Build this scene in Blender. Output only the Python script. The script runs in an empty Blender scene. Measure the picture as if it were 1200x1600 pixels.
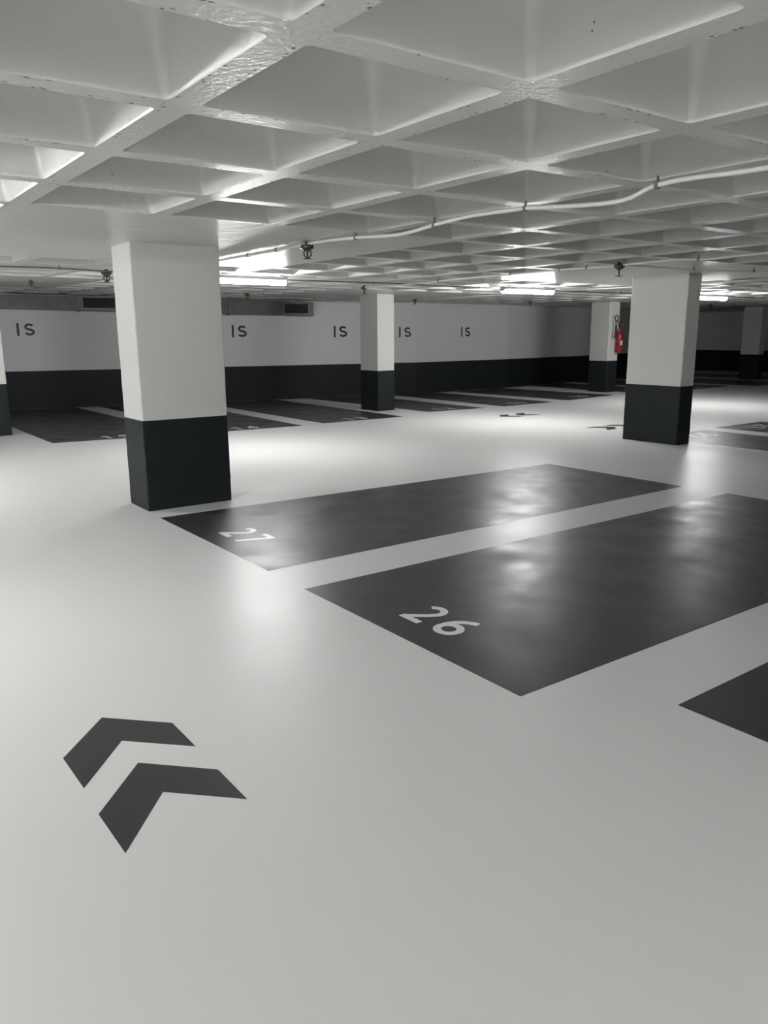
import bpy, math, random
from mathutils import Vector, Matrix
random.seed(7)
sc = bpy.context.scene
COL = sc.collection

# ------------------------------------------------------------------ camera
EYE = 1.5
RIGHT = Vector((0.80612, -0.59173, -0.00640))
DOWN = Vector((-0.13670, -0.17560, -0.97492))
FWD = Vector((0.57568, 0.78679, -0.22243))
RIGHT.normalize(); FWD = (FWD - FWD.dot(RIGHT)*RIGHT).normalized(); DOWN = FWD.cross(RIGHT)
cam_data = bpy.data.cameras.new('camera')
cam = bpy.data.objects.new('camera', cam_data); COL.objects.link(cam)
m = Matrix.Identity(4)
for i in range(3):
    m[i][0] = RIGHT[i]; m[i][1] = -DOWN[i]; m[i][2] = -FWD[i]
m[2][3] = EYE
cam.matrix_world = m
cam_data.sensor_fit = 'VERTICAL'; cam_data.sensor_height = 32.0
cam_data.lens = 32.0*1221.32/1600.0
cam_data.clip_start = 0.02; cam_data.clip_end = 200
sc.camera = cam

# ------------------------------------------------------------------ world, exposure, light levels
w = bpy.data.worlds.new('world'); sc.world = w; w.use_nodes = True
w.node_tree.nodes['Background'].inputs[0].default_value = (0.0, 0.0, 0.0, 1)
sc.view_settings.view_transform = 'Standard'; sc.view_settings.look = 'None'
sc.view_settings.gamma = 1.0; sc.view_settings.use_curve_mapping = False
sc.view_settings.exposure = 0.42
LAMP_STRENGTH = 135.0          # the three lamps in view
LAMP_STRENGTH_UNSEEN = (68.0, 300.0, 480.0, 230.0)    # outside the view: near aisle, added fill at left, behind camera, far aisle
LAMP_COLOR = (0.99, 1.0, 0.985)
sc.cycles.diffuse_bounces = 8; sc.cycles.max_bounces = 12; sc.cycles.sample_clamp_indirect = 6.0
# lamps: (centre x, centre y, rotation about z, label)
LAMPS = [
    (4.68, 9.35, 0.0, 'lit tube lamp on the ceiling just right of the large front pillar, cut off'),
    (9.81, 9.35, 0.0, 'middle of the three lit tube lamps, in full view left of the right-hand pillar'),
    (15.08, 9.35, 0.0, 'lit tube lamp peeking out right of the right-hand pillar'),
]
LAMPS_OFF = [(-0.17, 4.3, math.pi/2, 1), (-4.4, 0.8, math.pi/2, 2), (-0.25, -4.3, math.pi/2, 3), (-0.6, 9.35, 0.0, 4)]  # second entry is an added fill lamp, set for light from the left

# ------------------------------------------------------------------ helpers
class MB:
    def __init__(s): s.v = []; s.f = []; s.sm = []; s.mi = []
    def add(s, verts, faces, smooth=False, mat=0):
        o = len(s.v); s.v += [tuple(q) for q in verts]
        for f in faces:
            s.f.append(tuple(i+o for i in f)); s.sm.append(smooth); s.mi.append(mat)
        return s
    def box(s, x0, y0, z0, x1, y1, z1, mat=0):
        return s.add([(x0,y0,z0),(x1,y0,z0),(x1,y1,z0),(x0,y1,z0),(x0,y0,z1),(x1,y0,z1),(x1,y1,z1),(x0,y1,z1)],
                     [(0,3,2,1),(4,5,6,7),(0,1,5,4),(1,2,6,5),(2,3,7,6),(3,0,4,7)], mat=mat)
    def prism(s, poly, z0, z1, mat=0):
        n = len(poly)
        a = sum(poly[i][0]*poly[(i+1)%n][1]-poly[(i+1)%n][0]*poly[i][1] for i in range(n))
        if a < 0: poly = poly[::-1]
        vs = [(x,y,z0) for x,y in poly]+[(x,y,z1) for x,y in poly]
        fs = [tuple(range(n-1,-1,-1)), tuple(range(n,2*n))]+[(i,(i+1)%n,(i+1)%n+n,i+n) for i in range(n)]
        return s.add(vs, fs, mat=mat)
    def tube(s, pts, r, n=10, caps=True):
        pts = [Vector(q) for q in pts]; rs = r if isinstance(r,(list,tuple)) else [r]*len(pts)
        ref = None; vs = []
        for i,q in enumerate(pts):
            t = (pts[min(i+1,len(pts)-1)]-pts[max(i-1,0)]).normalized()
            if ref is None:
                ref = Vector((0,0,1)) if abs(t.z) < .9 else Vector((1,0,0))
            a = (ref - ref.dot(t)*t).normalized(); b = t.cross(a); ref = a
            for k in range(n):
                th = 2*math.pi*k/n; vs.append(q+rs[i]*(math.cos(th)*a+math.sin(th)*b))
        fs = [(i*n+k, i*n+(k+1)%n, (i+1)*n+(k+1)%n, (i+1)*n+k) for i in range(len(pts)-1) for k in range(n)]
        s.add(vs, fs, True)
        if caps:
            o = len(s.v)-len(vs)
            s.f += [tuple(o+k for k in range(n-1,-1,-1)), tuple(o+(len(pts)-1)*n+k for k in range(n))]; s.sm += [False]*2; s.mi += [0]*2
        return s
    def lathe(s, prof, c=(0,0,0), n=24, smooth=True):
        vs = []; fs = []
        for r,z in prof:
            for k in range(n):
                th = 2*math.pi*k/n; vs.append((c[0]+r*math.cos(th), c[1]+r*math.sin(th), c[2]+z))
        for i in range(len(prof)-1):
            for k in range(n): fs.append((i*n+k, i*n+(k+1)%n, (i+1)*n+(k+1)%n, (i+1)*n+k))
        s.add(vs, fs, smooth)
        o = len(s.v)-len(vs)
        s.f += [tuple(o+k for k in range(n-1,-1,-1)), tuple(o+(len(prof)-1)*n+k for k in range(n))]; s.sm += [False]*2; s.mi += [0]*2
        return s
    def build(s, name, mats, parent=None, bevel=0.0, segs=2):
        me = bpy.data.meshes.new(name); me.from_pydata(s.v, [], s.f)
        for mm in (mats if isinstance(mats,(list,tuple)) else [mats]): me.materials.append(mm)
        me.polygons.foreach_set('use_smooth', s.sm); me.polygons.foreach_set('material_index', s.mi); me.update()
        o = bpy.data.objects.new(name, me); COL.objects.link(o)
        if parent: o.parent = parent
        if bevel:
            b = o.modifiers.new('bevel','BEVEL'); b.width = bevel; b.segments = segs; b.limit_method = 'ANGLE'
        return o

def tag(o, label, cat, group=None, kind=None):
    if label: o['label'] = label
    if cat: o['category'] = cat
    if group: o['group'] = group
    if kind: o['kind'] = kind
    return o
def empty(name, loc, rz=0.0):
    o = bpy.data.objects.new(name, None); COL.objects.link(o); o.location = loc; o.rotation_euler = (0,0,rz)
    o.empty_display_size = .1
    return o
def structure(o): o['kind'] = 'structure'; return o
def copy_tree(o, parent=None):
    c = o.copy(); COL.objects.link(c); c.parent = parent
    for ch in list(o.children): copy_tree(ch, c)
    return c

# ------------------------------------------------------------------ materials
def mat(name, col, rough=.5, spec=.5, metal=0.0, bump=None, var=None, rough_var=None, emit=None):
    """bump: list of (scale, strength, distance, stretch); var: (scale, second colour, amount)"""
    M = bpy.data.materials.new(name); M.use_nodes = True
    nt = M.node_tree; B = nt.nodes['Principled BSDF']
    B.inputs['Base Color'].default_value = (*col,1); B.inputs['Roughness'].default_value = rough
    B.inputs['Specular IOR Level'].default_value = spec; B.inputs['Metallic'].default_value = metal
    tc = nt.nodes.new('ShaderNodeTexCoord')
    def noise(scale, detail=3, stretch=(1,1,1)):
        mp = nt.nodes.new('ShaderNodeMapping'); mp.inputs['Scale'].default_value = stretch
        nt.links.new(tc.outputs['Object'], mp.inputs[0])
        n = nt.nodes.new('ShaderNodeTexNoise'); n.inputs['Scale'].default_value = scale; n.inputs['Detail'].default_value = detail
        nt.links.new(mp.outputs[0], n.inputs['Vector']); return n
    if var:
        n = noise(var[0], 4); rp = nt.nodes.new('ShaderNodeValToRGB')
        rp.color_ramp.elements[0].position = .35; rp.color_ramp.elements[1].position = .7
        nt.links.new(n.outputs['Fac'], rp.inputs[0])
        mx = nt.nodes.new('ShaderNodeMix'); mx.data_type = 'RGBA'
        ml = nt.nodes.new('ShaderNodeMath'); ml.operation = 'MULTIPLY'; ml.inputs[1].default_value = var[2]
        nt.links.new(rp.outputs['Color'], ml.inputs[0]); nt.links.new(ml.outputs[0], mx.inputs['Factor'])
        mx.inputs['A'].default_value = (*col,1); mx.inputs['B'].default_value = (*var[1],1)
        nt.links.new(mx.outputs['Result'], B.inputs['Base Color'])
    if rough_var:
        n = noise(rough_var[0], 4); mr = nt.nodes.new('ShaderNodeMapRange')
        mr.inputs['From Min'].default_value = .3; mr.inputs['From Max'].default_value = .7
        mr.inputs['To Min'].default_value = rough_var[1]; mr.inputs['To Max'].default_value = rough_var[2]
        nt.links.new(n.outputs['Fac'], mr.inputs['Value']); nt.links.new(mr.outputs[0], B.inputs['Roughness'])
    last = None
    for b in (bump or []):
        n = noise(b[0], 3, b[3] if len(b) > 3 else (1,1,1)); bp = nt.nodes.new('ShaderNodeBump')
        bp.inputs['Strength'].default_value = b[1]; bp.inputs['Distance'].default_value = b[2]
        nt.links.new(n.outputs['Fac'], bp.inputs['Height'])
        if last: nt.links.new(last.outputs[0], bp.inputs['Normal'])
        last = bp
    if last: nt.links.new(last.outputs[0], B.inputs['Normal'])
    if emit:
        B.inputs['Emission Color'].default_value = (*emit[0],1); B.inputs['Emission Strength'].default_value = emit[1]
    return M

M_floor = mat('floor_paint', (.74,.74,.735), spec=.2, rough=.36, rough_var=(1.1,.33,.39),
              bump=[(1.2,.10,.006),(16,.05,.001)])
M_bay = mat('bay_paint', (.046,.0495,.05), rough=.36, spec=.24, rough_var=(2.6,.27,.45), bump=[(1.6,.3,.010),(7,.25,.004)], var=(3.0,(.049,.051,.051),.6))
M_white_line = mat('number_paint', (.80,.80,.79), rough=.35, bump=[(14,.08,.002)])
M_column = mat('column_paint', (.62,.62,.60), rough=.5, spec=.35, bump=[(9,.35,.004),(60,.15,.001)], var=(5,(.60,.60,.575),.5))
M_band = mat('band_paint', (.014,.0175,.0195), rough=.5, spec=.22, bump=[(9,.3,.004),(60,.12,.001)])
M_wall = mat('wall_paint', (.68,.68,.68), rough=.55, spec=.35, bump=[(5,.25,.004),(40,.1,.001)])
M_letter = mat('letter_paint', (.012,.012,.013), rough=.5)
M_duct = mat('galvanised_sheet', (.10,.107,.10), rough=.42, metal=.6, var=(4,(.07,.075,.07),.8), bump=[(3,.3,.01)])
M_dark = mat('dark_opening', (.006,.006,.007), rough=.6)
M_frame = mat('grille_metal', (.13,.13,.135), rough=.45, metal=.5)
M_conduit = mat('white_conduit', (.70,.70,.67), rough=.4)
M_clip = mat('pipe_clip', (.12,.12,.11), rough=.5)
M_brass = mat('sprinkler_metal', (.10,.085,.075), rough=.35, metal=.6)
M_housing = mat('lamp_housing', (.35,.36,.36), rough=.45)
M_diff = mat('lamp_diffuser', (.9,.9,.9), rough=.4, emit=(LAMP_COLOR, LAMP_STRENGTH))
M_diff_unseen = [mat('lamp_diffuser_unseen', (.9,.9,.9), rough=.4, emit=(LAMP_COLOR, q)) for q in LAMP_STRENGTH_UNSEEN]
M_red = mat('extinguisher_red', (.33,.010,.014), rough=.3)
M_black = mat('black_rubber', (.012,.012,.012), rough=.5)
M_label = mat('paper_label', (.75,.72,.68), rough=.5)
M_chrome = mat('valve_metal', (.5,.42,.38), rough=.3, metal=.8)

# ceiling paint: glossy white, wavy, with dark pin holes along the ribs
M_ceil = mat('ceiling_paint', (.57,.575,.555), rough=.36, spec=.5, bump=[(2.2,.25,.012),(7,.5,.012),(30,.25,.004)])
def pits(M, rib_only):
    nt = M.node_tree; B = nt.nodes['Principled BSDF']
    geo = nt.nodes.new('ShaderNodeNewGeometry')
    vo = nt.nodes.new('ShaderNodeTexVoronoi'); vo.inputs['Scale'].default_value = 38 if rib_only else 22
    no = nt.nodes.new('ShaderNodeTexNoise'); no.inputs['Scale'].default_value = 3.1; no.inputs['Detail'].default_value = 2
    nt.links.new(geo.outputs['Position'], vo.inputs['Vector']); nt.links.new(geo.outputs['Position'], no.inputs['Vector'])
    a = nt.nodes.new('ShaderNodeMath'); a.operation = 'LESS_THAN'; a.inputs[1].default_value = .30 if rib_only else .085
    nt.links.new(vo.outputs['Distance'], a.inputs[0])
    b = nt.nodes.new('ShaderNodeMath'); b.operation = 'GREATER_THAN'; b.inputs[1].default_value = .53 if rib_only else .62
    nt.links.new(no.outputs['Fac'], b.inputs[0])
    c = nt.nodes.new('ShaderNodeMath'); c.operation = 'MULTIPLY'
    nt.links.new(a.outputs[0], c.inputs[0]); nt.links.new(b.outputs[0], c.inputs[1])
    if rib_only:      # bad casting leaves the holes along the two edges of each rib
        sp = nt.nodes.new('ShaderNodeSeparateXYZ'); nt.links.new(geo.outputs['Position'], sp.inputs[0])
        def node(op, x, y=None):
            q = nt.nodes.new('ShaderNodeMath'); q.operation = op
            for i,vv in enumerate((x,y)):
                if vv is None: continue
                if isinstance(vv,(int,float)): q.inputs[i].default_value = vv
                else: nt.links.new(vv, q.inputs[i])
            return q.outputs[0]
        es = []
        for ax,p,g in (('X',.83,1.13),('Y',.80,1.89)):
            t = node('FRACT', node('ADD', node('DIVIDE', node('SUBTRACT', sp.outputs[ax], g), p), 40.5))
            es.append(node('COMPARE', node('MULTIPLY', node('ABSOLUTE', node('SUBTRACT', t, .5)), p), .046))
            es[-1].node.inputs[2].default_value = .012
        e = node('MAXIMUM', es[0], es[1]); cc = node('MULTIPLY', c.outputs[0], e); c = cc.node
    mx = nt.nodes.new('ShaderNodeMix'); mx.data_type = 'RGBA'
    mx.inputs['A'].default_value = B.inputs['Base Color'].default_value; mx.inputs['B'].default_value = (.10,.095,.085,1)
    nt.links.new(c.outputs[0], mx.inputs['Factor']); nt.links.new(mx.outputs['Result'], B.inputs['Base Color'])
M_rib = mat('rib_paint', (.57,.575,.555), rough=.30, spec=.5, bump=[(3.0,.22,.012),(34,.5,.008),(70,.4,.004)])
pits(M_rib, True); pits(M_ceil, False); pits(M_column, False)

# ------------------------------------------------------------------ setting: floor, ceiling, walls
X0, X1, Y0 = -6.0, 29.0, -6.0
WALL = [(-6.0,19.90),(3.4,17.78),(8.9,16.5),(12.5,15.70),(15.9,15.85),(20.0,16.50),(22.5,17.10),(29.0,18.9)]
def wall_y(x):
    for (a,b),(c,d) in zip(WALL, WALL[1:]):
        if a <= x <= c: return b+(d-b)*(x-a)/(c-a)
    return WALL[-1][1]
structure(MB().box(X0-.3,Y0-.3,-.2,X1+.3,20.3,0).build('floor', M_floor))

ZC = 2.24
def ceil_z(x, y):
    return ZC + .11*min(1,max(0,(y-9.5)/7.0))*min(1,max(0,(10-x)/7.0))
PX, PY, GX, GY = .83, .80, 1.13, 1.89
COLUMN_CENTRES = [(2.67,6.83),(9.55,6.58),(9.31,12.93),(16.66,13.2),(24.4,13.5),(2.29,13.4)]
mb = MB()
NQ = 5
def ring(cx, cy, hx, hy, r, z):
    out = []
    for sx,sy,a0 in ((1,1,0),(-1,1,90),(-1,-1,180),(1,-1,270)):
        for k in range(NQ):
            a = math.radians(a0+90*k/(NQ-1))
            out.append((cx+sx*(hx-r)+r*math.cos(a), cy+sy*(hy-r)+r*math.sin(a), z))
    return out
PROFILE = [(.055,0,.022),(.058,.006,.024),(.066,.07,.035),(.084,.20,.055),(.105,.28,.075),(.15,.335,.09),(.23,.35,.09)]
i0, i1 = int((-3.5-GX)//PX), int((28.9-GX)//PX)
j0, j1 = int((-4-GY)//PY), int((18.4-GY)//PY)
xs = [X0-.25]+[GX+PX*i for i in range(i0,i1+1)]+[X1+.25]
ys = [Y0-.25]+[GY+PY*j for j in range(j0,j1+1)]+[20.2]
for i in range(len(xs)-1):
    for j in range(len(ys)-1):
        xa,xb,ya,yb = xs[i],xs[i+1],ys[j],ys[j+1]
        cx,cy = (xa+xb)/2,(ya+yb)/2
        inside = 0 < i < len(xs)-2 and 0 < j < len(ys)-2
        if inside and any(abs(cx-a) < 1.5 and abs(cy-b) < 1.55 for a,b in COLUMN_CENTRES): inside = False
        if inside and yb > wall_y(cx)+.2: inside = False
        if not inside:
            mb.add([(xa,ya,ZC),(xb,ya,ZC),(xb,yb,ZC),(xa,yb,ZC)], [(0,3,2,1)]); continue
        hx,hy = PX/2,PY/2
        r0 = ring(cx,cy,hx-PROFILE[0][0],hy-PROFILE[0][0],PROFILE[0][2],ZC)
        corners = [(xb,yb,ZC),(xa,yb,ZC),(xa,ya,ZC),(xb,ya,ZC)]
        n = 4*NQ; fs = []
        for c in range(4):
            for k in range(NQ-1): fs.append((n+c, c*NQ+k, c*NQ+k+1)[::-1][::-1])
            c2 = (c+1)%4
            fs.append((n+c, c*NQ+NQ-1, c2*NQ, n+c2))
        mb.add(r0+corners, fs, False, 1)
        vs = []; fs = []
        for d,z,r in PROFILE: vs += ring(cx,cy,hx-d,hy-d,r,ZC+z)
        for a in range(len(PROFILE)-1):
            for k in range(n): fs.append((a*n+k,(a+1)*n+k,(a+1)*n+(k+1)%n,a*n+(k+1)%n))
        fs.append(tuple((len(PROFILE)-1)*n+k for k in range(n)))
        mb.add(vs, fs, True, 0)
mb.v = [(x,y,z+ceil_z(x,y)-ZC) for x,y,z in mb.v]
# slab above
mb.box(X0-.3,Y0-.3,ZC+.52,X1+.3,20.3,ZC+.72)
structure(mb.build('ceiling', [M_ceil, M_rib]))

BAND = .787
WT = ZC+.45
def wall_poly(off0, off1):
    a = [(x,y+off0) for x,y in WALL]; b = [(x,y+off1) for x,y in WALL]
    return a, b
def strip_wall(mbx, off0, off1, z0, z1):
    for (a,b),(c,d) in zip(WALL, WALL[1:]):
        mbx.prism([(a,b+off0),(c,d+off0),(c,d+off1),(a,b+off1)], z0, z1)
mw = MB(); strip_wall(mw, 0, .25, 0, WT); structure(mw.build('wall_back', M_wall))
mw = MB(); strip_wall(mw, -.004, 0, 0, BAND); structure(mw.build('baseboard_back', M_band))
structure(MB().box(X1,Y0-.3,0,X1+.25,18.9,WT).build('wall_right', M_wall))
structure(MB().box(X1-.004,Y0,0,X1,18.88,BAND).build('baseboard_right', M_band))
structure(MB().box(X0-.25,Y0-.3,0,X0,19.9,WT).build('wall_left', M_wall))
structure(MB().box(X0,Y0,0,X0+.004,19.88,BAND).build('baseboard_left', M_band))
structure(MB().box(X0-.25,Y0-.3,0,X1+.25,Y0,WT).build('wall_front', M_wall))
structure(MB().box(X0,Y0,0,X1,Y0+.004,BAND).build('baseboard_front', M_band))

# ------------------------------------------------------------------ columns
def column(x0, x1, y0, y1, label, rough=.0017, seg=26):
    cx,cy = (x0+x1)/2,(y0+y1)/2
    root = empty('concrete_column', (cx,cy,0)); tag(root, label, 'pillar', 'square two-tone pillars')
    hx,hy = (x1-x0)/2,(y1-y0)/2
    def shaft(z0,z1,g,n,name,m):
        mbx = MB(); ringn = 0; vs = []
        base = []
        for (ax,ay),(bx,by) in (((-hx,-hy),(hx,-hy)),((hx,-hy),(hx,hy)),((hx,hy),(-hx,hy)),((-hx,hy),(-hx,-hy))):
            L = math.hypot(bx-ax,by-ay); e = .008/L
            for t in (e,.5,1-e): base.append((ax+(bx-ax)*t, ay+(by-ay)*t))
        k = len(base)
        for s in range(n+1):
            z = z0+(z1-z0)*s/n
            for q,(bx,by) in enumerate(base):
                j = 0 if q%3 == 1 else rough
                f = 1+g/max(hx,hy)
                vs.append((bx*f+random.uniform(-j,j), by*f+random.uniform(-j,j), z))
        fs = [(s*k+q, s*k+(q+1)%k, (s+1)*k+(q+1)%k, (s+1)*k+q) for s in range(n) for q in range(k)]
        fs += [tuple(range(k-1,-1,-1)), tuple(n*k+q for q in range(k))]
        mbx.add(vs, fs); return mbx.build(name, m, root)
    shaft(BAND, ceil_z(cx,cy)+.004, 0, seg, 'shaft', M_column)
    tag(shaft(0, BAND, .002, 14, 'painted_base', M_band), 'dark grey painted foot of the pillar', None)
    return root
column(2.277,3.060,6.58,7.05,'thick white pillar with charcoal foot, nearest to the camera, beside bay 27')
column(9.405,9.702,6.146,7.02,'white pillar with charcoal foot right of centre, hiding the third lamp and a floor arrow')
column(9.115,9.522,12.63,13.225,'slim white pillar with charcoal foot standing between bays 12 and 13')
column(16.50,16.895,12.92,13.50,'white pillar with charcoal foot that carries the red fire extinguisher')
column(24.25,24.55,13.2,13.80,'farthest white pillar with charcoal foot, at the right edge before the dark end wall')
column(2.05,2.50,13.17,13.65,'white pillar with charcoal foot cut off by the left edge of the view, beside bay 15')

# ------------------------------------------------------------------ stroked glyphs
def arc(cx,cy,rx,ry,a0,a1,n=14):
    return [(cx+rx*math.cos(math.radians(a0+(a1-a0)*k/n)), cy+ry*math.sin(math.radians(a0+(a1-a0)*k/n))) for k in range(n+1)]
# glyphs in a box of height 1 and width about .62 (centre lines, stroke .17)
S = .155; h = S/2
GLYPH = {
 '0': [arc(.31,.5,.31-h,.5-h,90,450,32)],
 '1': [[(.10,.80),(.33,.94)],[(.33,1.0),(.33,0)]],
 '2': [arc(.29,.70,.225,.215,150,-25,16)+[(.40,.44),(.10,h)],[(.03,h),(.60,h)]],
 '3': [arc(.27,.725,.20,.19,145,-80,14),arc(.28,.29,.235,.205,80,-145,14)],
 '4': [[(.44,0),(.44,1.0)],[(.44,.95),(.07,.33)],[(.02,.29),(.62,.29)]],
 '5': [[(.55,1-h),(.12,1-h)],[(.14,1-h),(.12,.54)],arc(.28,.32,.245,.235,125,-140,16)],
 '6': [arc(.32,.31,.235,.225,90,450,28),arc(.60,.38,.515,.535,100,178,14)],
 '7': [[(.02,1-h),(.58,1-h)],[(.53,.96),(.20,0)]],
 '8': [arc(.31,.73,.195,.185,90,450,24),arc(.31,.29,.235,.205,90,450,24)],
 '9': [arc(.30,.69,.235,.225,90,450,28),arc(.02,.62,.515,.535,-80,-2,14)],
}
LET = {'I': [[(.0,0),(.0,1)]],
       'S': [arc(.0,.735,.27,.215,25,180,14)+arc(.0,.735,.27,.215,190,255,6)+arc(.0,.265,.30,.215,75,0,8)+arc(.0,.265,.30,.215,-10,-160,14)]}
def stroke(mbx, pts, wd, xf, z0, z1):
    P = [Vector((a,b,0)) for a,b in pts]
    closed = (P[0]-P[-1]).length < 1e-4
    if closed: P = P[:-1]
    n = len(P); L = []; Rr = []
    for i in range(n):
        a = P[(i-1)%n] if (closed or i > 0) else None
        b = P[(i+1)%n] if (closed or i < n-1) else None
        if a is None: d = (b-P[i]).normalized(); mlen = 1
        elif b is None: d = (P[i]-a).normalized(); mlen = 1
        else:
            d1 = (P[i]-a).normalized(); d2 = (b-P[i]).normalized(); d = (d1+d2).normalized(); mlen = 1/max(.6,d.dot(d1))
        nn = Vector((-d.y,d.x,0))*wd/2*mlen
        L.append(P[i]+nn); Rr.append(P[i]-nn)
    vs = []
    for z in (z0,z1):
        for i in range(n): vs += [xf(L[i].x,L[i].y,z), xf(Rr[i].x,Rr[i].y,z)]
    fs = []; m2 = 2*n
    for i in range(n if closed else n-1):
        a,b,c,d = 2*i,2*i+1,2*((i+1)%n)+1,2*((i+1)%n)
        fs += [(a+m2,b+m2,c+m2,d+m2),(d,c,b,a),(a,d,d+m2,a+m2),(b,b+m2,c+m2,c)]
    if not closed: fs += [(0,m2,m2+1,1),(2*n-2,2*n-1,4*n-1,4*n-2)]
    mbx.add(vs, fs)

# ------------------------------------------------------------------ parking bays
def bay(num, poly, label, nx, ny, up, size=.29):
    """up: 'x','y' or '-y' = direction in which the number's top points; (nx, ny) = middle of the number's foot"""
    cx = sum(q[0] for q in poly)/4; cy = sum(q[1] for q in poly)/4
    root = empty('parking_bay', (cx,cy,0)); tag(root, label, 'parking bay', 'dark painted parking bays')
    MB().prism([(x-cx,y-cy) for x,y in poly], 0, .0009).build('bay_marking', M_bay, root)
    if num:
        wd = .62*size; gap = .27*size; tot = len(num)*wd+(len(num)-1)*gap
        for k,ch in enumerate(num):
            ox = -tot/2+k*(wd+gap); mbx = MB()
            def xf(a,b,z,ox=ox):
                u = ox+a*size; v = b*size
                if up == 'x': return (nx-cx+v, ny-cy-u, z)
                if up == 'y': return (nx-cx+u, ny-cy+v, z)
                return (nx-cx-u, ny-cy-v, z)
            for i,st in enumerate(GLYPH[ch]): stroke(mbx, st, S, xf, .0009, .0017+.0001*i)
            tag(mbx.build('digit', M_white_line, root), 'white painted digit '+ch, None)
    return root
def yw(x): return wall_y(x)-.06
bay('27', [(2.262,6.285),(2.270,4.380),(6.905,4.404),(6.907,6.160)], 'dark grey bay with white number 27, beside the thick front pillar', 2.432, 5.30, 'x', .285)
bay('26', [(2.266,3.914),(2.262,2.123),(6.93,2.09),(6.93,3.937)], 'large dark grey bay with white number 26 in the middle of the floor', 2.445, 3.015, 'x', .27)
bay('', [(2.722,1.678),(2.728,-.12),(6.93,-.12),(6.93,1.690)], 'dark grey bay corner cut off by the right edge, no number in view', 0, 0, 'x')
bay('15', [(2.756,11.80),(4.75,11.55),(4.62,yw(4.62)),(2.70,yw(2.70))], 'dark bay numbered 15 along the back wall, leftmost, half behind the thick pillar', 3.72, 11.80, 'y', .30)
bay('14', [(5.20,11.50),(6.668,11.42),(6.78,yw(6.78)),(5.08,yw(5.08))], 'dark bay numbered 14 along the back wall, right beside the thick front pillar', 5.76, 11.60, 'y', .30)
bay('13', [(7.123,11.482),(8.872,11.483),(8.93,yw(8.93)),(7.16,yw(7.16))], 'dark bay numbered 13 along the back wall, in front of the slim pillar', 7.98, 11.63, 'y', .30)
bay('12', [(9.787,11.87),(11.192,11.765),(11.20,yw(11.20)),(9.66,yw(9.66))], 'dark bay numbered 12 along the back wall, right of the slim pillar', 10.42, 12.02, 'y', .30)
bay('11', [(11.745,11.77),(13.343,11.848),(13.20,yw(13.20)),(11.80,yw(11.80))], 'dark bay numbered 11 along the back wall, between bays 12 and 10', 12.52, 12.0, 'y', .30)
bay('10', [(13.924,11.91),(15.97,12.24),(15.64,yw(15.64)),(13.74,yw(13.74))], 'dark bay numbered 10 along the back wall, left of the extinguisher pillar', 14.95, 12.32, 'y', .32)
bay('9', [(16.95,12.55),(18.65,12.40),(18.62,yw(18.62)),(16.95,yw(16.95))], 'dark bay numbered 9 behind the extinguisher pillar', 17.75, 12.66, 'y', .32)
bay('8', [(19.15,12.13),(20.98,12.15),(21.0,yw(21.0)),(19.15,yw(19.15))], 'dark bay numbered 8 showing as a narrow wedge right of the right-hand pillar', 20.0, 12.34, 'y', .32)
bay('7', [(21.55,11.72),(23.75,11.9),(23.85,yw(23.85)),(21.50,yw(21.50))], 'dark bay numbered 7 in front of the farthest pillar', 22.75, 12.05, 'y', .32)
bay('6', [(24.75,12.0),(26.6,12.1),(26.6,yw(26.6)),(24.70,yw(24.70))], 'dark bay right of the farthest pillar at the right edge', 25.6, 12.3, 'y', .32)
bay('22', [(9.84,6.93),(11.25,6.87),(11.32,2.1),(9.90,2.1)], 'dark bay with upside-down number right of the right-hand pillar, nearer of the two there', 10.60, 6.70, '-y', .34)
bay('21', [(11.665,6.955),(13.03,6.93),(13.1,2.1),(11.62,2.1)], 'dark bay with upside-down number at the right edge, farther of the two there', 12.35, 6.75, '-y', .34)

# ------------------------------------------------------------------ floor arrows
def floor_arrow(tip, ang, label, n=2):
    root = empty('floor_arrow', (tip[0],tip[1],0), ang); tag(root, label, 'floor arrow', 'double chevrons on the floor')
    c = [(0,0),(.211,-.215),(.212,-.440),(.004,-.232),(-.204,-.475),(-.209,-.230)]
    for k in range(n):
        MB().prism([(x,y-.425*k) for x,y in c], 0, .0009).build('chevron', M_bay, root)
    return root
floor_arrow((.783,3.003), 0.0, 'large dark double chevron on the pale floor in the lower left')
floor_arrow((10.22,10.35), math.pi/2, 'small dark double chevron far off, in front of bay 11')
floor_arrow((10.955,8.03), -math.pi/2, 'small dark double chevron half hidden by the right-hand pillar')

# ------------------------------------------------------------------ IS lettering on the back wall
def wall_sign(x, zb, ht, label):
    seg = next((a,b) for a,b in zip(WALL,WALL[1:]) if a[0] <= x <= b[0])
    d = Vector((seg[1][0]-seg[0][0], seg[1][1]-seg[0][1], 0)).normalized()
    root = empty('wall_lettering', (x, wall_y(x), zb), math.atan2(d.y,d.x)); tag(root, label, 'wall lettering', 'IS letters on the back wall')
    for ch,ox in (('I',-.14),('S',.075)):
        mbx = MB()
        def xf(a,b,z): return (ox+a*ht, -z, b*ht)
        for st in LET[ch]: stroke(mbx, [(a,.07+b*.86) if ch == 'S' else (a,b) for a,b in st], .175, xf, 0.0, .003)
        mbx.build('letter', M_letter, root)
wall_sign(3.825, 1.503, .256, 'black letters IS on the back wall left of the thick front pillar')
wall_sign(8.145, 1.440, .270, 'black letters IS on the back wall just right of the thick front pillar')
wall_sign(10.54, 1.421, .270, 'black letters IS on the back wall just left of the slim pillar')
wall_sign(12.215, 1.408, .250, 'black letters IS on the back wall just right of the slim pillar')
wall_sign(14.25, 1.408, .250, 'rightmost black letters IS on the back wall, below the middle lamp')

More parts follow.
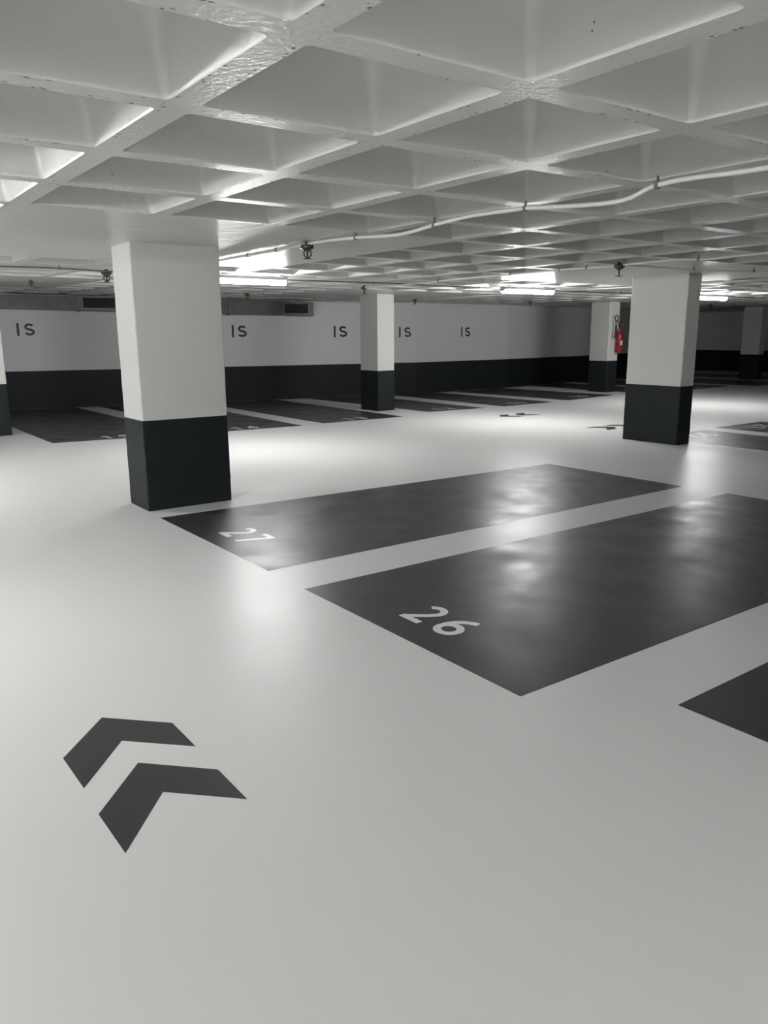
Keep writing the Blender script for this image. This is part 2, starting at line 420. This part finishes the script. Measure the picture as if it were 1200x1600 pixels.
# ------------------------------------------------------------------ air duct along the back wall
dA = Vector((3.4,17.38,0)); dB = Vector((9.70,15.95,0)); dd = (dB-dA).normalized()
root = empty('air_duct', (dB.x,dB.y,1.905), math.atan2(dd.y,dd.x))
tag(root, 'grey metal air duct hung under the ceiling along the back wall', 'air duct')
LD = 9.0
def duct_z(u): return .0205*(-u)             # follows the rise of the slab towards the left
def duct_box(mbx, u0, u1, y0, y1, a, b):
    vs = []
    for u in (u0,u1):
        e = duct_z(u)
        vs += [(u,y0,a+e),(u,y1,a+e),(u,y1,b+.7*e),(u,y0,b+.7*e)]
    mbx.add(vs, [(0,1,2,3),(7,6,5,4),(0,4,5,1),(1,5,6,2),(2,6,7,3),(3,7,4,0)])
mbx = MB(); duct_box(mbx, -LD, 0, 0, .36, 0, .315); mbx.build('duct_body', M_duct, root)
for u in (-5.05, -1.95, -8.5):
    mbx = MB(); duct_box(mbx, u-.015, u+.015, -.02, .37, -.018, .32); mbx.build('joint_flange', M_frame, root)
for u0,u1 in ((-4.98,-4.35),(-.70,-.13)):
    um = (u0+u1)/2; e = duct_z(um)
    g = MB(); hw = (u1-u0)/2+.03
    for a,b,c,d in ((-hw,-hw+.035,.03,.285),(hw-.035,hw,.03,.285),(-hw,hw,.03,.055),(-hw,hw,.26,.285)):
        g.box(um+a,-.012,e+c,um+b,0,e+d)
    go = g.build('grille', M_frame, root)
    MB().box(um-hw+.035,-.004,e+.055,um+hw-.035,-.001,e+.26).build('grille_opening', M_dark, go)
    sl = MB()
    for k in range(5):
        z = e+.08+k*.037
        sl.add([(um-hw+.035,-.011,z),(um+hw-.035,-.011,z),(um+hw-.035,-.003,z+.012),(um-hw+.035,-.003,z+.012)], [(0,1,2,3)])
    sl.build('slats', M_black, go)

# ------------------------------------------------------------------ ceiling lamps
def lamp_make(M_diff):
    root = empty('tube_lamp', (0,0,0))
    L = 1.18
    MB().box(-L/2,-.05,-.045,L/2,.05,0).build('housing', M_housing, root, .006)
    d = MB(); prof = [(.046*math.cos(math.radians(a)), -.045+.060*math.sin(math.radians(a))) for a in range(180,361,18)]
    n = len(prof); Ld = L/2-.012
    vs = [(-Ld,y,z) for y,z in prof]+[(Ld,y,z) for y,z in prof]
    d.add(vs, [(k,k+n,k+1+n,k+1) for k in range(n-1)], True)
    d.add([vs[k] for k in range(n)], [tuple(range(n))]); d.add([vs[n+k] for k in range(n)], [tuple(range(n-1,-1,-1))])
    tag(d.build('diffuser', M_diff, root), 'glowing white diffuser', None)
    for s in (-1,1):
        MB().box(s*(L/2-.006)-.010,-.053,-.075,s*(L/2-.006)+.010,.053,-.002).build('end_cap', M_housing, root, .004)
    return root
lamp0 = lamp_make(M_diff)
for k,(x,y,r,lab) in enumerate(LAMPS):
    o = lamp0 if k == 0 else copy_tree(lamp0)
    o.location = (x,y,ceil_z(x,y)-.012); o.rotation_euler = (0,0,r); tag(o, lab, 'ceiling lamp', 'tube lamps on the ceiling')
for k,(x,y,r,q) in enumerate(LAMPS_OFF):
    o = lamp_make(M_diff_unseen[q-1]) if q else copy_tree(lamp0)
    o.location = (x,y,ceil_z(x,y)-.012); o.rotation_euler = (0,0,r)
    tag(o, ['lit tube lamp on the ceiling above the near aisle, outside the view on the left',
            'added tube lamp on the ceiling, unseen, filling in light from the left',
            'lit tube lamp on the ceiling behind the camera, farthest back over the near aisle',
            'lit tube lamp on the ceiling over the far aisle, outside the view on the left'][k], 'ceiling lamp', 'tube lamps on the ceiling')

# ------------------------------------------------------------------ pipes, cables, sprinklers
def smooth(pts, n=6):
    P = [Vector(q) for q in pts]; out = []
    for i in range(len(P)-1):
        a = P[max(i-1,0)]; b = P[i]; c = P[i+1]; d = P[min(i+2,len(P)-1)]
        for k in range(n):
            t = k/n
            out.append(.5*((2*b)+(c-a)*t+(2*a-5*b+4*c-d)*t*t+(3*b-a-3*c+d)*t**3))
    out.append(P[-1]); return out
def pipe(pts, r, label, cat, name, clips, m=None):
    o = Vector(pts[0]); root = empty(name, o); tag(root, label, cat)
    P = [Vector(q)-o for q in smooth(pts)]
    MB().tube(P, r, 10).build('run', m or M_conduit, root)
    for q in clips:
        c = Vector(q)-o
        top = ceil_z(q[0],q[1])-o.z+.003
        mbx = MB().box(c.x-r-.002,c.y-.009,c.z-r-.003,c.x+r+.002,c.y+.009,c.z+r+.002)
        mbx.box(c.x-.005,c.y-.005,c.z,c.x+.005,c.y+.005,top)
        mbx.build('clip', M_clip, root)
    return root
pipe([(3.5,8.7,2.222),(3.5,7.56,2.222),(3.5,6.73,2.222),(3.5,6.0,2.224),(3.5,5.55,2.222),(3.5,5.08,2.204),(3.5,4.57,2.176),(3.5,4.17,2.200),(3.5,3.85,2.213),
      (3.5,3.46,2.204),(3.5,3.36,2.200),(3.5,2.75,2.154),(3.5,2.52,2.198),(3.5,2.33,2.205),(3.5,1.94,2.192),(3.5,1.2,2.200),(3.5,-.6,2.20)], .0125,
     'long white pipe sagging below the ribs across the ceiling above bays 26 and 27', 'pipe', 'sprinkler_pipe',
     [(3.5,5.12,2.206),(3.5,4.20,2.199),(3.5,3.38,2.200),(3.5,2.50,2.199),(3.5,6.9,2.222),(3.5,6.35,2.222)])
pipe([(7.35,10.6,2.214),(7.34,9.7,2.204),(7.33,8.76,2.208),(7.33,8.09,2.218),(7.33,7.32,2.215),(7.33,6.53,2.217),(7.33,5.77,2.208),(7.33,5.0,2.218),(7.33,4.63,2.195),
      (7.33,4.11,2.203),(7.33,3.4,2.203),(7.33,1.0,2.203)], .011,
     'thin pipe under the far ceiling running to the sprinkler left of the right-hand pillar', 'pipe', 'sprinkler_pipe',
     [(7.33,8.7,2.208),(7.33,7.3,2.215),(7.33,6.5,2.217),(7.33,6.1,2.213),(7.33,4.7,2.200)])
pipe([(7.33,5.62,2.213),(7.9,5.62,2.214),(8.5,5.5,2.20),(9.0,5.35,2.195),(9.6,5.1,2.20),(10.4,4.6,2.205),(11.6,3.9,2.2)], .010,
     'thin pipe branching across the top of the right-hand pillar', 'pipe', 'sprinkler_pipe', [(8.5,5.5,2.20),(9.3,5.22,2.197)])
pipe([(.9,9.45,2.222),(1.8,9.3,2.215),(2.4,9.2,2.212),(3.0,9.25,2.205),(4.0,9.42,2.216),(5.1,9.52,2.216),(5.4,9.6,2.213),(7.3,9.65,2.226),(8.05,9.6,2.214),(9.3,9.52,2.206),(11.05,9.5,2.198),(14.4,9.45,2.21),(17.5,9.5,2.21)], .009,
     'thin electrical cable along the far lamps under the ceiling', 'cable', 'lamp_cable',
     [(2.4,9.2,2.212),(5.1,9.52,2.216),(6.9,9.65,2.224),(8.9,9.55,2.206),(12.4,9.48,2.202)], M_clip)
pipe([(11.2,15.0,2.214),(11.1,14.0,2.21),(11.05,12.0,2.212),(11.05,9.5,2.225),(11.05,8.6,2.214),(11.05,6.0,2.21)], .010,
     'thin pipe under the far ceiling above bay 11 running to a sprinkler', 'pipe', 'sprinkler_pipe', [(11.1,13.4,2.21),(11.05,10.5,2.212)])

def sprinkler_make():
    root = empty('ceiling_sprinkler', (0,0,0))
    MB().lathe([(.014,.05),(.016,.032),(.046,.028),(.050,.006),(.034,-.004),(.022,-.014)][::-1], n=18).build('fitting', M_brass, root)
    fr = MB()
    for s in (-1,1):
        fr.tube([(s*.012,0,-.008),(s*.030,0,-.022),(s*.030,0,-.042),(s*.008,0,-.062)], .0055, 8)
    fr.tube([(0,0,-.008),(0,0,-.066)], .007, 8)
    fr.build('frame_arms', M_brass, root)
    df = MB(); df.lathe([(.010,-.064),(.034,-.066),(.034,-.069),(.004,-.071)][::-1], n=18)
    df.build('deflector', M_brass, root)
    return root
sp0 = sprinkler_make()
SPR = [
 (3.5,5.83,1.15,'largest dark sprinkler head, hanging from the white pipe right of the thick front pillar'),
 (7.33,5.65,1.25,'dark sprinkler head left of the top of the right-hand pillar'),
 (7.36,10.55,1.1,'dark sprinkler head left of the top of the slim pillar'),
 (2.85,12.5,.8,'dark sprinkler head far left, above the air duct'),
 (2.98,9.45,1.2,'dark sprinkler head touching the left outline of the thick front pillar'),
 (6.97,13.85,1.0,'dark sprinkler head below the first lamp, above the air duct'),
 (11.05,13.9,1.0,'dark sprinkler head right of the top of the slim pillar'),
 (14.25,13.5,1.0,'dark sprinkler head under the middle lamp, against the back wall'),
 (20.9,12.9,1.2,'dark sprinkler head right of the third lamp, against the dark end wall'),
]
for k,(x,y,s,lab) in enumerate(SPR):
    o = sp0 if k == 0 else copy_tree(sp0)
    o.location = (x,y,ceil_z(x,y)-.048*s); o.scale = (s,s,s); o.rotation_euler = (0,0,.6*k); tag(o, lab, 'sprinkler', 'sprinkler heads under the ceiling')

# ------------------------------------------------------------------ fire extinguisher
ex = empty('fire_extinguisher', (16.80,12.82,.99)); tag(ex, 'red fire extinguisher with black hose hung on the pillar', 'fire extinguisher')
R_ = .082
MB().lathe([(R_-.012,0),(R_,.012),(R_,.44),(R_-.008,.475),(R_-.03,.51),(.030,.53),(.028,.56)], n=28).build('cylinder', M_red, ex)
lb = MB(); n = 10
vs = [((R_+.0015)*math.cos(math.radians(-118+9*k)), (R_+.0015)*math.sin(math.radians(-118+9*k)), z) for z in (.19,.30) for k in range(n)]
lb.add(vs, [(k,k+1,k+1+n,k+n) for k in range(n-1)], True); tag(lb.build('label', M_label, ex), 'white paper label', None)
MB().lathe([(.022,.555),(.026,.565),(.026,.605),(.018,.615)], n=16).build('valve', M_chrome, ex)
hb = MB(); hb.tube([(.0,-.01,.60),(-.02,-.05,.640),(-.025,-.11,.655)], .010, 8); hb.tube([(0,-.01,.61),(.01,-.04,.675),(.01,-.10,.715)], .010, 8)
hb.build('handle', M_red, ex)
hs = MB(); pts = [(-.02,-.02,.585),(-.07,-.05,.62),(-.13,-.05,.72),(-.155,-.04,.80)]
pts += [(-.195+.055*math.cos(math.radians(a)), -.035, .845+.075*math.sin(math.radians(a))) for a in range(-20,331,25)]
pts += [(-.19,-.03,.74),(-.195,-.03,.66)]
hs.tube(smooth(pts,4), .012, 8); hs.build('hose', M_black, ex)
MB().lathe([(.036,.36),(.034,.40),(.022,.56),(.016,.70)], c=(-.195,-.03,0), n=16).build('nozzle', M_black, ex)
for za,zb in ((.40,.46),(.05,.09)): MB().box(-.04,R_-.004,za,.04,.098,zb).build('bracket', M_frame, ex)
